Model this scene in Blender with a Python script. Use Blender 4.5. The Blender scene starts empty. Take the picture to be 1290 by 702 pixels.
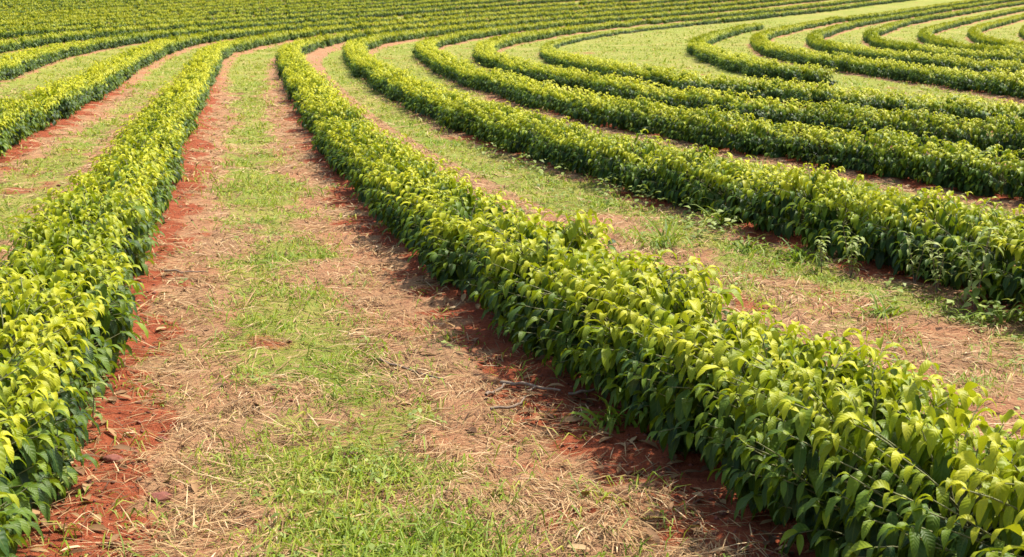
import bpy, math, random
import numpy as np
from mathutils import Matrix, Vector, kdtree

rng = np.random.default_rng(7)
random.seed(7)
scene = bpy.context.scene
COL = scene.collection

# ------------------------------------------------------------------ the plan
# Centre lines of the contour-planted hedge rows, metres (x right, y away).
ROWS = {
 'G': [8.74,40.62,8.18,42.77,7.83,44.97,7.75,47.19,7.73,49.42,7.74,51.65,7.77,53.88,7.83,56.1,7.9,58.33,8,60.55,8.11,62.78,8.28,65,8.5,67.21,8.79,69.42,9.17,71.62,9.61,73.8,10.06,75.98,10.53,78.16,11,80.34,11.49,82.51,12.01,84.67,12.56,86.83,13.13,88.98,13.72,91.13,14.33,93.28,14.96,95.41,15.61,97.54,16.28,99.67,16.95,101.79,17.63,103.91],
 'A': [-2.06,2.52,-2.4,4.7,-2.69,6.89,-3.05,9.07,-3.44,11.24,-3.85,13.41,-4.25,15.58,-4.66,17.75,-5.07,19.92,-5.48,22.09,-5.88,24.26,-6.27,26.43,-6.66,28.6,-7.05,30.77,-7.45,32.95,-7.84,35.12,-8.25,37.29,-8.65,39.46,-9.05,41.63,-9.45,43.8,-9.85,45.97,-10.25,48.14,-10.64,50.32,-11.02,52.49,-11.39,54.67,-11.72,56.85,-12.02,59.04,-12.25,61.23,-12.42,63.43,-12.52,65.64,-12.55,67.84,-12.54,70.05,-12.5,72.26,-12.43,74.46,-12.32,76.67,-12.18,78.87,-11.99,81.07,-11.74,83.26,-11.41,85.45,-11,87.62,-10.52,89.77,-9.97,91.91,-9.38,94.04,-8.75,96.15,-8.09,98.26,-7.41,100.36,-6.69,102.44,-5.95,104.52,-5.18,106.59,-4.38,108.65,-3.56,110.7,-2.72,112.74,-1.86,114.77,-0.98,116.8,-0.1,118.82,0.8,120.84,1.71,122.85,2.62,124.86,3.54,126.87,4.46,128.87,5.39,130.88,6.32,132.88,7.25,134.88,8.19,136.88,9.13,138.87,10.08,140.87,11.03,142.86,11.98,144.85,12.93,146.85,13.87,148.84,14.82,150.84,15.76,152.83,16.7,154.83,17.64,156.83,18.58,158.82,19.53,160.82,20.47,162.81,21.42,164.81,22.38,166.8,23.34,168.78,24.3,170.77,25.27,172.75,26.25,174.73,27.24,176.71,28.22,178.68,29.22,180.65,30.22,182.62,31.23,184.58,32.24,186.55,33.26,188.5,34.28,190.46,35.31,192.41,36.35,194.36,37.39,196.31,38.44,198.25,39.49,200.19,40.55,202.13,41.62,204.06],
 'B': [2.65,2.73,1.99,4.84,1.28,6.93,0.64,9.04,0.05,11.16,-0.52,13.29,-1.06,15.43,-1.56,17.58,-2.03,19.73,-2.48,21.89,-2.92,24.05,-3.34,26.22,-3.76,28.38,-4.18,30.55,-4.59,32.71,-5,34.88,-5.4,37.05,-5.8,39.22,-6.2,41.39,-6.59,43.56,-6.99,45.73,-7.38,47.9,-7.75,50.07,-8.11,52.25,-8.44,54.43,-8.74,56.61,-8.98,58.8,-9.18,61,-9.31,63.2,-9.39,65.41,-9.41,67.61,-9.38,69.82,-9.3,72.02,-9.18,74.22,-9.03,76.42,-8.83,78.62,-8.59,80.81,-8.28,82.99,-7.91,85.17,-7.47,87.33,-6.98,89.48,-6.43,91.62,-5.84,93.74,-5.21,95.85,-4.54,97.96,-3.84,100.05,-3.12,102.13,-2.36,104.2,-1.58,106.26,-0.77,108.31,0.06,110.36,0.92,112.39,1.79,114.41,2.68,116.43,3.58,118.45,4.48,120.46,5.4,122.47,6.31,124.47,7.23,126.48,8.15,128.48,9.08,130.48,10.01,132.48,10.94,134.48,11.89,136.47,12.83,138.46,13.78,140.46,14.73,142.45,15.68,144.44,16.63,146.43,17.58,148.42,18.52,150.41,19.46,152.41,20.4,154.4,21.33,156.4,22.27,158.4,23.21,160.39,24.16,162.38,25.11,164.37,26.07,166.36,27.03,168.34,28,170.33,28.97,172.3,29.95,174.28,30.94,176.25,31.93,178.22,32.92,180.19,33.93,182.15,34.94,184.11,35.95,186.07,36.97,188.03,38,189.98,39.03,191.93,40.07,193.87,41.11,195.82,42.16,197.76,43.22,199.69,44.28,201.62,45.35,203.55,46.43,205.48,47.51,207.4,48.6,209.32],
 'C': [6.62,4.72,5.85,6.8,5.08,8.87,4.32,10.95,3.46,12.99,2.72,15.08,2.02,17.17,1.32,19.28,0.65,21.39,0.02,23.51,-0.57,25.64,-1.11,27.79,-1.61,29.95,-2.09,32.11,-2.53,34.28,-2.96,36.45,-3.37,38.63,-3.77,40.8,-4.16,42.98,-4.53,45.17,-4.89,47.35,-5.24,49.54,-5.57,51.73,-5.89,53.92,-6.17,56.11,-6.42,58.31,-6.64,60.52,-6.81,62.72,-6.93,64.93,-7,67.15,-6.99,69.36,-6.89,71.57,-6.71,73.78,-6.45,75.98,-6.12,78.17,-5.73,80.35,-5.3,82.52,-4.83,84.68,-4.32,86.84,-3.77,88.98,-3.18,91.12,-2.56,93.24,-1.91,95.36,-1.23,97.47,-0.52,99.56,0.22,101.65,0.99,103.73,1.78,105.79,2.61,107.85,3.46,109.89,4.33,111.93,5.22,113.95,6.12,115.98,7.03,117.99,7.95,120.01,8.87,122.02,9.79,124.04,10.71,126.05,11.64,128.06,12.57,130.07,13.5,132.08,14.45,134.08,15.4,136.08,16.35,138.08,17.31,140.07,18.27,142.07,19.22,144.07,20.18,146.07,21.12,148.07,22.07,150.07,23.01,152.08,23.94,154.08,24.88,156.09,25.82,158.09,26.77,160.09,27.72,162.09,28.68,164.09,29.64,166.08,30.61,168.07,31.58,170.06,32.57,172.04,33.55,174.03,34.55,176.01,35.55,177.98,36.55,179.95,37.56,181.92,38.58,183.89,39.6,185.85,40.63,187.82,41.66,189.77,42.7,191.73,43.75,193.68,44.81,195.63,45.86,197.57,46.93,199.51,48,201.45,49.08,203.38,50.17,205.31,51.26,207.24,52.35,209.16,53.46,211.08,54.57,213,55.68,214.91],
 'D': [8.73,11.07,7.86,13.11,7,15.15,6.29,17.24,5.36,19.26,4.42,21.27,3.54,23.3,2.73,25.36,2.01,27.46,1.38,29.58,0.81,31.72,0.29,33.88,-0.19,36.04,-0.65,38.21,-1.07,40.39,-1.47,42.57,-1.84,44.75,-2.17,46.94,-2.49,49.14,-2.77,51.34,-3.04,53.54,-3.28,55.74,-3.5,57.95,-3.69,60.15,-3.83,62.37,-3.91,64.58,-3.92,66.8,-3.84,69.01,-3.67,71.22,-3.42,73.42,-3.12,75.62,-2.78,77.81,-2.42,80,-2.03,82.18,-1.59,84.35,-1.1,86.51,-0.56,88.66,0.03,90.8,0.65,92.93,1.31,95.04,2,97.15,2.72,99.24,3.47,101.33,4.25,103.4,5.07,105.47,5.91,107.52,6.78,109.56,7.66,111.59,8.57,113.61,9.48,115.63,10.41,117.64,11.33,119.66,12.25,121.67,13.17,123.69,14.09,125.7,15.02,127.72,15.95,129.73,16.89,131.74,17.84,133.74,18.79,135.74,19.76,137.74,20.72,139.73,21.68,141.73,22.64,143.73,23.59,145.73,24.54,147.74,25.47,149.74,26.41,151.75,27.35,153.76,28.28,155.77,29.22,157.78,30.17,159.78,31.13,161.78,32.09,163.78,33.06,165.77,34.03,167.76,35.01,169.75,36,171.74,36.99,173.72,37.99,175.7,38.99,177.67,40,179.65,41.01,181.62,42.04,183.58,43.06,185.55,44.1,187.51,45.13,189.47,46.18,191.42,47.23,193.37,48.29,195.32,49.36,197.26,50.43,199.2,51.5,201.14,52.59,203.07,53.68,205,54.77,206.93,55.88,208.85,56.98,210.77,58.1,212.69,59.22,214.6,60.35,216.51,61.48,218.41,62.62,220.31],
 'E': [10.37,15.76,9.47,17.78,8.57,19.8,7.71,21.84,6.76,23.84,5.87,25.86,5.01,27.9,4.2,29.96,3.46,32.04,2.79,34.15,2.2,36.29,1.68,38.43,1.19,40.59,0.74,42.76,0.32,44.93,-0.06,47.11,-0.4,49.29,-0.68,51.49,-0.91,53.69,-1.07,55.89,-1.19,58.1,-1.24,60.31,-1.22,62.53,-1.14,64.74,-0.99,66.94,-0.79,69.15,-0.52,71.34,-0.2,73.53,0.17,75.71,0.59,77.88,1.06,80.05,1.56,82.2,2.09,84.35,2.64,86.49,3.22,88.62,3.82,90.75,4.45,92.87,5.1,94.99,5.78,97.09,6.49,99.19,7.24,101.27,8.03,103.34,8.87,105.38,9.75,107.41,10.68,109.42,11.62,111.42,12.57,113.42,13.52,115.41,14.46,117.42,15.39,119.43,16.3,121.44,17.21,123.46,18.12,125.47,19.04,127.49,19.97,129.49,20.92,131.49,21.87,133.49,22.84,135.48,23.81,137.46,24.78,139.45,25.74,141.44,26.69,143.44,27.64,145.44,28.57,147.45,29.5,149.45,30.43,151.46,31.36,153.47,32.29,155.47,33.24,157.48,34.18,159.47,35.14,161.47,36.11,163.46,37.08,165.45,38.06,167.43,39.04,169.41,40.03,171.39,41.02,173.37,42.02,175.34,43.03,177.31,44.04,179.28,45.05,181.24,46.08,183.2,47.1,185.16,48.14,187.12,49.18,189.07,50.23,191.02,51.28,192.96,52.34,194.9,53.41,196.84,54.49,198.77,55.57,200.71,56.65,202.63,57.74,204.56,58.84,206.48,59.95,208.39,61.06,210.3,62.18,212.21,63.3,214.12,64.43,216.02,65.57,217.92,66.71,219.81,67.86,221.7,69.01,223.59,70.17,225.47,71.34,227.35],
 'F': [12.32,21.13,11.36,23.13,10.43,25.14,9.48,27.14,8.47,29.11,7.54,31.12,6.63,33.15,5.77,35.19,4.95,37.25,4.19,39.33,3.52,41.45,2.98,43.6,2.56,45.77,2.24,47.96,2,50.17,1.82,52.38,1.68,54.59,1.58,56.81,1.5,59.02,1.46,61.24,1.47,63.45,1.53,65.67,1.66,67.88,1.87,70.09,2.17,72.29,2.53,74.47,2.96,76.65,3.43,78.81,3.94,80.97,4.48,83.12,5.04,85.27,5.64,87.4,6.28,89.52,6.97,91.63,7.7,93.73,8.47,95.8,9.28,97.87,10.11,99.92,10.95,101.97,11.81,104.02,12.68,106.06,13.57,108.09,14.48,110.11,15.42,112.12,16.36,114.12,17.31,116.13,18.26,118.13,19.19,120.14,20.11,122.16,21.03,124.18,21.96,126.19,22.9,128.2,23.86,130.2,24.83,132.19,25.82,134.18,26.8,136.16,27.78,138.15,28.74,140.15,29.69,142.15,30.63,144.16,31.56,146.17,32.49,148.18,33.41,150.2,34.34,152.21,35.28,154.22,36.22,156.23,37.17,158.23,38.13,160.23,39.1,162.22,40.08,164.21,41.06,166.2,42.04,168.19,43.04,170.17,44.03,172.15,45.03,174.13,46.04,176.1,47.05,178.08,48.07,180.04,49.1,182.01,50.13,183.97,51.17,185.93,52.21,187.89,53.27,189.84,54.32,191.79,55.39,193.73,56.46,195.67,57.54,197.61,58.62,199.54,59.71,201.47,60.81,203.4,61.91,205.32,63.02,207.24,64.13,209.16,65.25,211.07,66.38,212.98,67.52,214.89,68.66,216.79,69.8,218.68,70.96,220.58,72.11,222.47,73.28,224.35,74.45,226.24,75.63,228.11,76.81,229.99,78,231.86,79.2,233.73],
 'H': [13.59,24.82,13.43,27.02,13.27,29.22,13.15,31.42,13.08,33.62,12.88,35.82,12.61,38.01,12.35,40.2,12.1,42.39,11.86,44.58,11.63,46.78,11.43,48.97,11.26,51.17,11.14,53.37,11.08,55.58,11.08,57.78,11.15,59.99,11.28,62.19,11.46,64.38,11.67,66.58,11.91,68.77,12.18,70.96,12.48,73.15,12.8,75.33,13.15,77.5,13.55,79.67,13.99,81.83,14.47,83.99,15.01,86.13,15.58,88.26,16.19,90.38,16.83,92.49,17.49,94.59,18.16,96.69,18.85,98.78,19.55,100.87,20.27,102.96,20.99,105.05,21.73,107.12,22.48,109.2,23.25,111.26,24.03,113.32,24.84,115.38,25.67,117.42,26.53,119.45,27.42,121.47,28.35,123.47,29.3,125.46,30.27,127.44,31.26,129.41,32.26,131.38,33.25,133.35,34.23,135.32,35.19,137.31,36.13,139.3,37.06,141.3,37.97,143.31,38.88,145.32,39.8,147.32,40.71,149.33,41.64,151.33,42.58,153.33,43.53,155.32,44.49,157.3,45.45,159.29,46.43,161.26,47.4,163.24,48.39,165.22,49.37,167.19,50.36,169.16,51.36,171.13,52.36,173.09,53.37,175.05,54.38,177.01,55.4,178.97,56.43,180.92,57.47,182.86,58.51,184.81,59.55,186.75,60.61,188.69,61.67,190.62,62.73,192.55,63.8,194.48,64.88,196.4,65.97,198.32,67.06,200.24,68.16,202.15,69.26,204.06,70.37,205.97,71.49,207.87,72.61,209.77,73.74,211.66,74.88,213.55,76.02,215.44,77.17,217.32,78.32,219.2,79.48,221.07,80.65,222.95,81.82,224.81,83,226.68,84.18,228.54,85.38,230.39,86.57,232.24,87.78,234.09,88.99,235.94,90.2,237.78],
 'I': [17.35,35.14,16.96,37.31,16.57,39.49,16.19,41.67,15.78,43.84,15.39,46.02,15.03,48.2,14.74,50.39,14.53,52.59,14.41,54.8,14.34,57.01,14.32,59.22,14.35,61.43,14.43,63.64,14.57,65.85,14.77,68.05,15.03,70.24,15.32,72.44,15.66,74.62,16.02,76.8,16.43,78.97,16.88,81.14,17.37,83.29,17.91,85.44,18.49,87.57,19.1,89.7,19.74,91.81,20.39,93.93,21.04,96.04,21.7,98.15,22.37,100.26,23.05,102.36,23.75,104.46,24.48,106.55,25.23,108.63,26.01,110.7,26.8,112.76,27.6,114.82,28.42,116.87,29.25,118.92,30.09,120.97,30.94,123.01,31.81,125.04,32.7,127.07,33.6,129.08,34.53,131.09,35.49,133.09,36.46,135.07,37.43,137.06,38.4,139.04,39.35,141.04,40.29,143.04,41.22,145.05,42.15,147.06,43.07,149.06,44.01,151.07,44.95,153.07,45.91,155.06,46.87,157.05,47.84,159.04,48.81,161.02,49.79,163,50.78,164.98,51.77,166.96,52.77,168.93,53.77,170.9,54.78,172.87,55.79,174.84,56.81,176.8,57.84,178.76,58.87,180.71,59.91,182.66,60.96,184.61,62.01,186.56,63.07,188.5,64.13,190.43,65.2,192.37,66.28,194.3,67.37,196.22,68.46,198.15,69.55,200.07,70.66,201.98,71.77,203.9,72.89,205.8,74.01,207.71,75.14,209.61,76.27,211.51,77.41,213.4,78.56,215.29,79.72,217.17,80.88,219.06,82.04,220.93,83.22,222.81,84.4,224.68,85.58,226.55,86.77,228.41],
 'J': [20.56,43.84,20.06,45.99,19.44,48.11,18.86,50.24,18.49,52.41,18.21,54.61,18.02,56.81,17.9,59.01,17.86,61.22,17.88,63.43,17.98,65.64,18.14,67.84,18.37,70.04,18.64,72.23,18.95,74.42,19.3,76.6,19.69,78.77,20.1,80.94,20.54,83.11,21.02,85.26,21.53,87.41,22.09,89.55,22.68,91.68,23.32,93.79,24,95.9,24.7,97.99,25.42,100.08,26.15,102.17,26.87,104.25,27.6,106.34,28.33,108.43,29.07,110.51,29.83,112.58,30.62,114.65,31.42,116.7,32.25,118.75,33.1,120.79,33.96,122.82,34.84,124.85,35.72,126.88,36.62,128.89,37.53,130.91,38.45,132.92,39.38,134.92,40.32,136.92,41.27,138.91,42.22,140.91,43.16,142.91,44.1,144.91,45.03,146.91,45.97,148.91,46.91,150.91,47.86,152.9,48.81,154.9,49.78,156.88,50.75,158.87,51.72,160.85,52.71,162.83,53.69,164.8,54.69,166.78,55.69,168.75,56.69,170.72,57.7,172.68,58.72,174.64,59.74,176.6,60.77,178.56,61.8,180.51,62.85,182.45,63.9,184.4,64.95,186.34,66.01,188.28,67.08,190.21,68.15,192.14,69.24,194.07,70.32,195.99,71.42,197.91,72.52,199.83,73.62,201.74,74.74,203.65,75.86,205.55,76.98,207.45,78.11,209.35,79.25,211.24,80.4,213.13,81.55,215.02,82.7,216.9],
 'K': [21.09,53.96,21.12,56.19,21.16,58.42,21.19,60.65,21.2,62.87,21.23,65.1,21.32,67.33,21.46,69.55,21.68,71.77,21.97,73.97,22.34,76.17,22.77,78.36,23.25,80.53,23.75,82.7,24.27,84.87,24.81,87.03,25.37,89.18,25.96,91.33,26.57,93.48,27.22,95.61,27.9,97.73,28.63,99.83,29.4,101.92,30.2,104,31.02,106.07,31.86,108.14,32.7,110.2,33.54,112.26,34.39,114.32,35.24,116.38,36.1,118.43,36.96,120.49,37.84,122.54,38.72,124.58,39.6,126.63,40.49,128.67,41.4,130.7,42.3,132.74,43.22,134.77,44.14,136.79,45.08,138.82,46.01,140.84,46.95,142.86,47.9,144.88,48.84,146.89,49.8,148.91,50.75,150.92,51.71,152.93,52.68,154.93,53.66,156.93,54.64,158.93,55.63,160.93,56.63,162.92,57.63,164.91,58.63,166.9,59.64,168.88,60.66,170.86,61.69,172.84,62.72,174.82,63.76,176.79,64.8,178.76,65.85,180.72,66.91,182.68,67.97,184.64,69.04,186.59,70.12,188.54,71.2,190.49,72.29,192.43,73.39,194.37,74.49,196.3,75.6,198.24,76.72,200.16],
 'L': [24.32,64.85,24.57,67.04,24.81,69.23,25.02,71.42,25.2,73.61,25.48,75.79,25.83,77.97,26.23,80.13,26.68,82.28,27.19,84.43,27.75,86.55,28.34,88.68,28.96,90.79,29.59,92.9,30.23,95,30.89,97.1,31.57,99.19,32.27,101.28,33,103.36,33.75,105.43,34.53,107.49,35.35,109.53,36.19,111.56,37.06,113.59,37.94,115.61,38.83,117.62,39.72,119.63,40.62,121.64,41.52,123.65,42.42,125.66,43.32,127.66,44.23,129.67,45.14,131.67,46.05,133.68,46.97,135.68,47.89,137.68,48.81,139.68,49.74,141.67,50.67,143.67,51.61,145.66,52.55,147.65,53.5,149.64,54.45,151.62,55.41,153.6,56.37,155.58,57.34,157.56,58.32,159.53,59.3,161.5,60.29,163.46,61.28,165.43,62.28,167.39,63.29,169.35,64.3,171.3,65.32,173.25,66.34,175.2,67.38,177.15,68.41,179.09,69.46,181.02,70.51,182.96],
 'Z': [-6.73,12.23,-7.06,14.41,-7.4,16.59,-7.74,18.77,-8.1,20.95,-8.42,23.13,-8.74,25.32,-9.05,27.5,-9.38,29.68,-9.73,31.86,-10.1,34.03,-10.51,36.2,-10.93,38.37,-11.36,40.53,-11.79,42.7,-12.2,44.86,-12.6,47.03,-12.99,49.2,-13.36,51.38,-13.72,53.56,-14.06,55.73,-14.4,57.92,-14.73,60.1,-15.05,62.28,-15.34,64.47,-15.6,66.66,-15.79,68.85,-15.91,71.06,-15.93,73.26,-15.86,75.47,-15.71,77.67,-15.49,79.86,-15.23,82.05,-14.92,84.24,-14.57,86.42,-14.16,88.58,-13.69,90.74,-13.17,92.88,-12.6,95.02,-11.99,97.14,-11.34,99.24,-10.66,101.34,-9.95,103.43,-9.21,105.51,-8.44,107.58,-7.65,109.64,-6.84,111.69,-6,113.73,-5.15,115.77,-4.28,117.79,-3.4,119.82,-2.51,121.83,-1.61,123.85,-0.7,125.86,0.22,127.86,1.14,129.87,2.06,131.87,2.99,133.87,3.92,135.87,4.86,137.87,5.8,139.87,6.74,141.86,7.69,143.85,8.63,145.85,9.58,147.84,10.52,149.83,11.47,151.83,12.41,153.82,13.35,155.82,14.3,157.81,15.24,159.8,16.18,161.8,17.13,163.79,18.08,165.78,19.03,167.77,19.99,169.76,20.96,171.74,21.92,173.73,22.9,175.7,23.88,177.68,24.87,179.65,25.86,181.62,26.86,183.59,27.86,185.55,28.87,187.52,29.89,189.47,30.91,191.43,31.94,193.38,32.97,195.33,34.01,197.28,35.06,199.22],
 'Y': [-13,27.11,-13.29,29.3,-13.58,31.49,-13.87,33.69,-14.14,35.88,-14.43,38.08,-14.77,40.26,-15.15,42.44,-15.56,44.62,-16,46.79,-16.45,48.95,-16.88,51.12,-17.29,53.3,-17.67,55.48,-18.01,57.67,-18.3,59.86,-18.54,62.06,-18.73,64.26,-18.89,66.47,-19,68.68,-19.07,70.89,-19.11,73.11,-19.1,75.32,-19.06,77.53,-18.99,79.74,-18.87,81.95,-18.7,84.16,-18.46,86.36,-18.14,88.55,-17.74,90.72,-17.27,92.89,-16.75,95.04,-16.18,97.17,-15.56,99.3,-14.9,101.41,-14.21,103.51,-13.49,105.61,-12.74,107.69,-11.97,109.76,-11.17,111.83,-10.35,113.88,-9.51,115.93,-8.66,117.97,-7.78,120,-6.9,122.03,-6,124.06,-5.1,126.08,-4.19,128.09,-3.27,130.11,-2.35,132.12,-1.42,134.13,-0.49,136.13,0.45,138.14,1.39,140.14,2.33,142.14,3.27,144.14,4.22,146.14,5.17,148.14,6.12,150.14,7.07,152.14,8.01,154.14,8.96,156.14,9.91,158.14,10.85,160.14,11.8,162.14,12.75,164.14,13.7,166.14,14.65,168.14,15.61,170.13,16.58,172.12,17.55,174.11,18.52,176.1,19.5,178.08,20.49,180.06,21.48,182.04,22.48,184.02,23.48,185.99,24.49,187.96,25.5,189.93,26.52,191.89,27.55,193.85],
 'X': [-20.06,44.09,-20.33,46.28,-20.6,48.46,-20.88,50.65,-21.16,52.83,-21.43,55.02,-21.69,57.2,-21.93,59.39,-22.14,61.58,-22.33,63.78,-22.48,65.98,-22.59,68.18,-22.67,70.38,-22.72,72.58,-22.74,74.78,-22.74,76.98,-22.69,79.19,-22.61,81.39,-22.49,83.58,-22.31,85.78,-22.07,87.97,-21.75,90.15,-21.36,92.32,-20.89,94.47,-20.37,96.61,-19.8,98.73,-19.18,100.85,-18.53,102.95,-17.84,105.04,-17.13,107.13,-16.38,109.2,-15.61,111.26,-14.82,113.32,-14.01,115.37,-13.18,117.4,-12.33,119.44,-11.46,121.46,-10.59,123.48,-9.7,125.5,-8.8,127.51,-7.9,129.52,-6.99,131.52,-6.07,133.53,-5.15,135.53,-4.22,137.53,-3.29,139.52,-2.36,141.52,-1.42,143.51,-0.48,145.5,0.46,147.49,1.4,149.48,2.34,151.47,3.29,153.46,4.23,155.45,5.17,157.45,6.11,159.44,7.06,161.43,8,163.42,8.94,165.41,9.89,167.39,10.84,169.38,11.8,171.37,12.76,173.35,13.72,175.33,14.69,177.31,15.66,179.28,16.64,181.25,17.63,183.22,18.62,185.19,19.62,187.15,20.62,189.12],
 'W': [-29.23,68.09,-28.85,70.29,-28.48,72.49,-28.1,74.7,-27.73,76.9,-27.35,79.1,-26.98,81.31,-26.6,83.51,-26.21,85.71,-25.81,87.91,-25.39,90.1,-24.93,92.29,-24.44,94.47,-23.92,96.64,-23.35,98.81,-22.75,100.96,-22.12,103.1,-21.45,105.23,-20.75,107.36,-20.02,109.47,-19.26,111.57,-18.48,113.66,-17.67,115.75,-16.85,117.83,-16,119.89,-15.14,121.96,-14.27,124.01,-13.38,126.07,-12.48,128.11,-11.58,130.15,-10.66,132.19,-9.74,134.23,-8.81,136.26,-7.87,138.29,-6.93,140.32,-5.99,142.34,-5.04,144.37,-4.09,146.39,-3.14,148.41,-2.19,150.44,-1.23,152.46,-0.28,154.48,0.68,156.5,1.63,158.52,2.59,160.54,3.55,162.55,4.51,164.57,5.47,166.59,6.44,168.61,7.4,170.62,8.38,172.63,9.35,174.64,10.33,176.65,11.31,178.66,12.3,180.66,13.3,182.67,14.3,184.66],
 'R0': [27.55,64.49,27.8,66.72,28.04,68.95,28.27,71.19,28.51,73.42,28.81,75.64,29.17,77.86,29.58,80.06,30.06,82.25,30.59,84.43,31.17,86.6,31.77,88.76,32.4,90.91,33.05,93.06,33.72,95.2,34.41,97.34,35.12,99.47,35.85,101.59,36.61,103.7,37.4,105.8,38.22,107.89,39.07,109.96,39.94,112.03,40.83,114.09,41.73,116.14,42.64,118.2,43.56,120.24,44.47,122.29,45.39,124.34,46.31,126.38,47.24,128.43,48.17,130.47,49.1,132.51,50.03,134.55,50.97,136.59,51.91,138.63,52.86,140.66,53.81,142.69,54.77,144.72,55.73,146.75,56.69,148.77,57.67,150.8,58.64,152.82,59.63,154.83,60.62,156.84,61.62,158.85,62.62,160.86],
 'T00': [-31.47,74.57,-31.1,76.75,-30.73,78.92,-30.35,81.09,-29.97,83.26,-29.58,85.44,-29.17,87.6,-28.75,89.77,-28.3,91.93,-27.83,94.08,-27.32,96.23,-26.79,98.37,-26.22,100.5,-25.61,102.62,-24.98,104.73,-24.31,106.83,-23.62,108.93,-22.9,111.01,-22.15,113.08,-21.38,115.15,-20.59,117.21,-19.77,119.26,-18.94,121.3,-18.1,123.34,-17.24,125.37,-16.37,127.4,-15.49,129.42,-14.59,131.43,-13.69,133.45,-12.78,135.46,-11.87,137.46,-10.95,139.47,-10.02,141.47,-9.1,143.47,-8.16,145.47,-7.23,147.47,-6.29,149.46,-5.35,151.46,-4.41,153.45,-3.47,155.45,-2.53,157.44,-1.58,159.43,-0.64,161.43,0.31,163.42,1.26,165.41,2.21,167.4,3.16,169.39,4.12,171.38,5.07,173.36,6.04,175.35,7,177.33,7.97,179.31,8.95,181.29],
 'T01': [-33.79,80.5,-33.4,82.69,-33,84.88,-32.59,87.07,-32.16,89.25,-31.71,91.43,-31.24,93.6,-30.75,95.77,-30.22,97.93,-29.66,100.08,-29.07,102.23,-28.45,104.36,-27.8,106.49,-27.13,108.61,-26.42,110.72,-25.69,112.82,-24.93,114.91,-24.15,116.99,-23.35,119.06,-22.53,121.13,-21.69,123.19,-20.84,125.25,-19.97,127.29,-19.09,129.34,-18.2,131.37,-17.3,133.41,-16.39,135.44,-15.48,137.47,-14.55,139.49,-13.63,141.51,-12.69,143.53,-11.76,145.55,-10.82,147.56,-9.88,149.58,-8.93,151.59,-7.98,153.6,-7.04,155.61,-6.08,157.62,-5.13,159.63,-4.18,161.64,-3.23,163.65,-2.27,165.66,-1.31,167.67,-0.35,169.67,0.61,171.68,1.58,173.68,2.54,175.68,3.52,177.69],
 'T02': [-35.93,86.97,-35.5,89.14,-35.05,91.3,-34.59,93.46,-34.1,95.62,-33.58,97.77,-33.04,99.91,-32.47,102.05,-31.87,104.17,-31.24,106.29,-30.58,108.4,-29.9,110.51,-29.19,112.6,-28.45,114.68,-27.7,116.76,-26.92,118.83,-26.12,120.89,-25.3,122.95,-24.47,124.99,-23.62,127.04,-22.76,129.07,-21.89,131.1,-21.01,133.13,-20.11,135.15,-19.21,137.17,-18.3,139.18,-17.39,141.2,-16.46,143.21,-15.54,145.21,-14.61,147.22,-13.68,149.22,-12.74,151.23,-11.8,153.23,-10.86,155.23,-9.92,157.23,-8.97,159.23,-8.03,161.22,-7.08,163.22,-6.13,165.22,-5.18,167.21,-4.23,169.21,-3.27,171.2,-2.31,173.19,-1.35,175.19],
 'T03': [-38.03,92.92,-37.54,95.09,-37.03,97.26,-36.5,99.42,-35.94,101.58,-35.35,103.73,-34.73,105.87,-34.09,108,-33.42,110.12,-32.73,112.24,-32.01,114.35,-31.26,116.44,-30.5,118.54,-29.71,120.62,-28.9,122.7,-28.08,124.76,-27.24,126.83,-26.39,128.88,-25.52,130.94,-24.64,132.98,-23.75,135.02,-22.85,137.06,-21.94,139.09,-21.03,141.12,-20.1,143.15,-19.18,145.18,-18.24,147.2,-17.31,149.22,-16.37,151.24,-15.43,153.26,-14.48,155.27,-13.53,157.29,-12.58,159.3,-11.63,161.32,-10.68,163.33,-9.72,165.34,-8.76,167.35,-7.8,169.36,-6.84,171.37,-5.88,173.38,-4.91,175.38],
 'T04': [-40.1,98.35,-39.55,100.53,-38.98,102.7,-38.38,104.87,-37.76,107.03,-37.11,109.18,-36.43,111.32,-35.73,113.45,-35.01,115.58,-34.26,117.7,-33.49,119.81,-32.7,121.91,-31.89,124,-31.06,126.09,-30.21,128.17,-29.35,130.25,-28.48,132.32,-27.6,134.38,-26.7,136.44,-25.8,138.5,-24.88,140.55,-23.96,142.6,-23.03,144.64,-22.1,146.69,-21.16,148.73,-20.22,150.76,-19.27,152.8,-18.32,154.84,-17.37,156.87,-16.41,158.9,-15.45,160.93,-14.49,162.97,-13.53,164.99,-12.57,167.02,-11.6,169.05,-10.63,171.08,-9.66,173.1,-8.69,175.13],
 'T05': [-42.04,103.76,-41.45,105.9,-40.83,108.03,-40.19,110.15,-39.53,112.27,-38.84,114.37,-38.12,116.47,-37.39,118.57,-36.63,120.65,-35.86,122.73,-35.07,124.8,-34.25,126.87,-33.43,128.92,-32.59,130.97,-31.73,133.02,-30.86,135.06,-29.99,137.1,-29.1,139.13,-28.2,141.16,-27.3,143.18,-26.38,145.21,-25.47,147.22,-24.54,149.24,-23.62,151.26,-22.68,153.27,-21.75,155.28,-20.81,157.29,-19.87,159.3,-18.92,161.3,-17.98,163.31,-17.03,165.31,-16.08,167.32,-15.12,169.32,-14.17,171.32,-13.21,173.32,-12.25,175.32],
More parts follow.
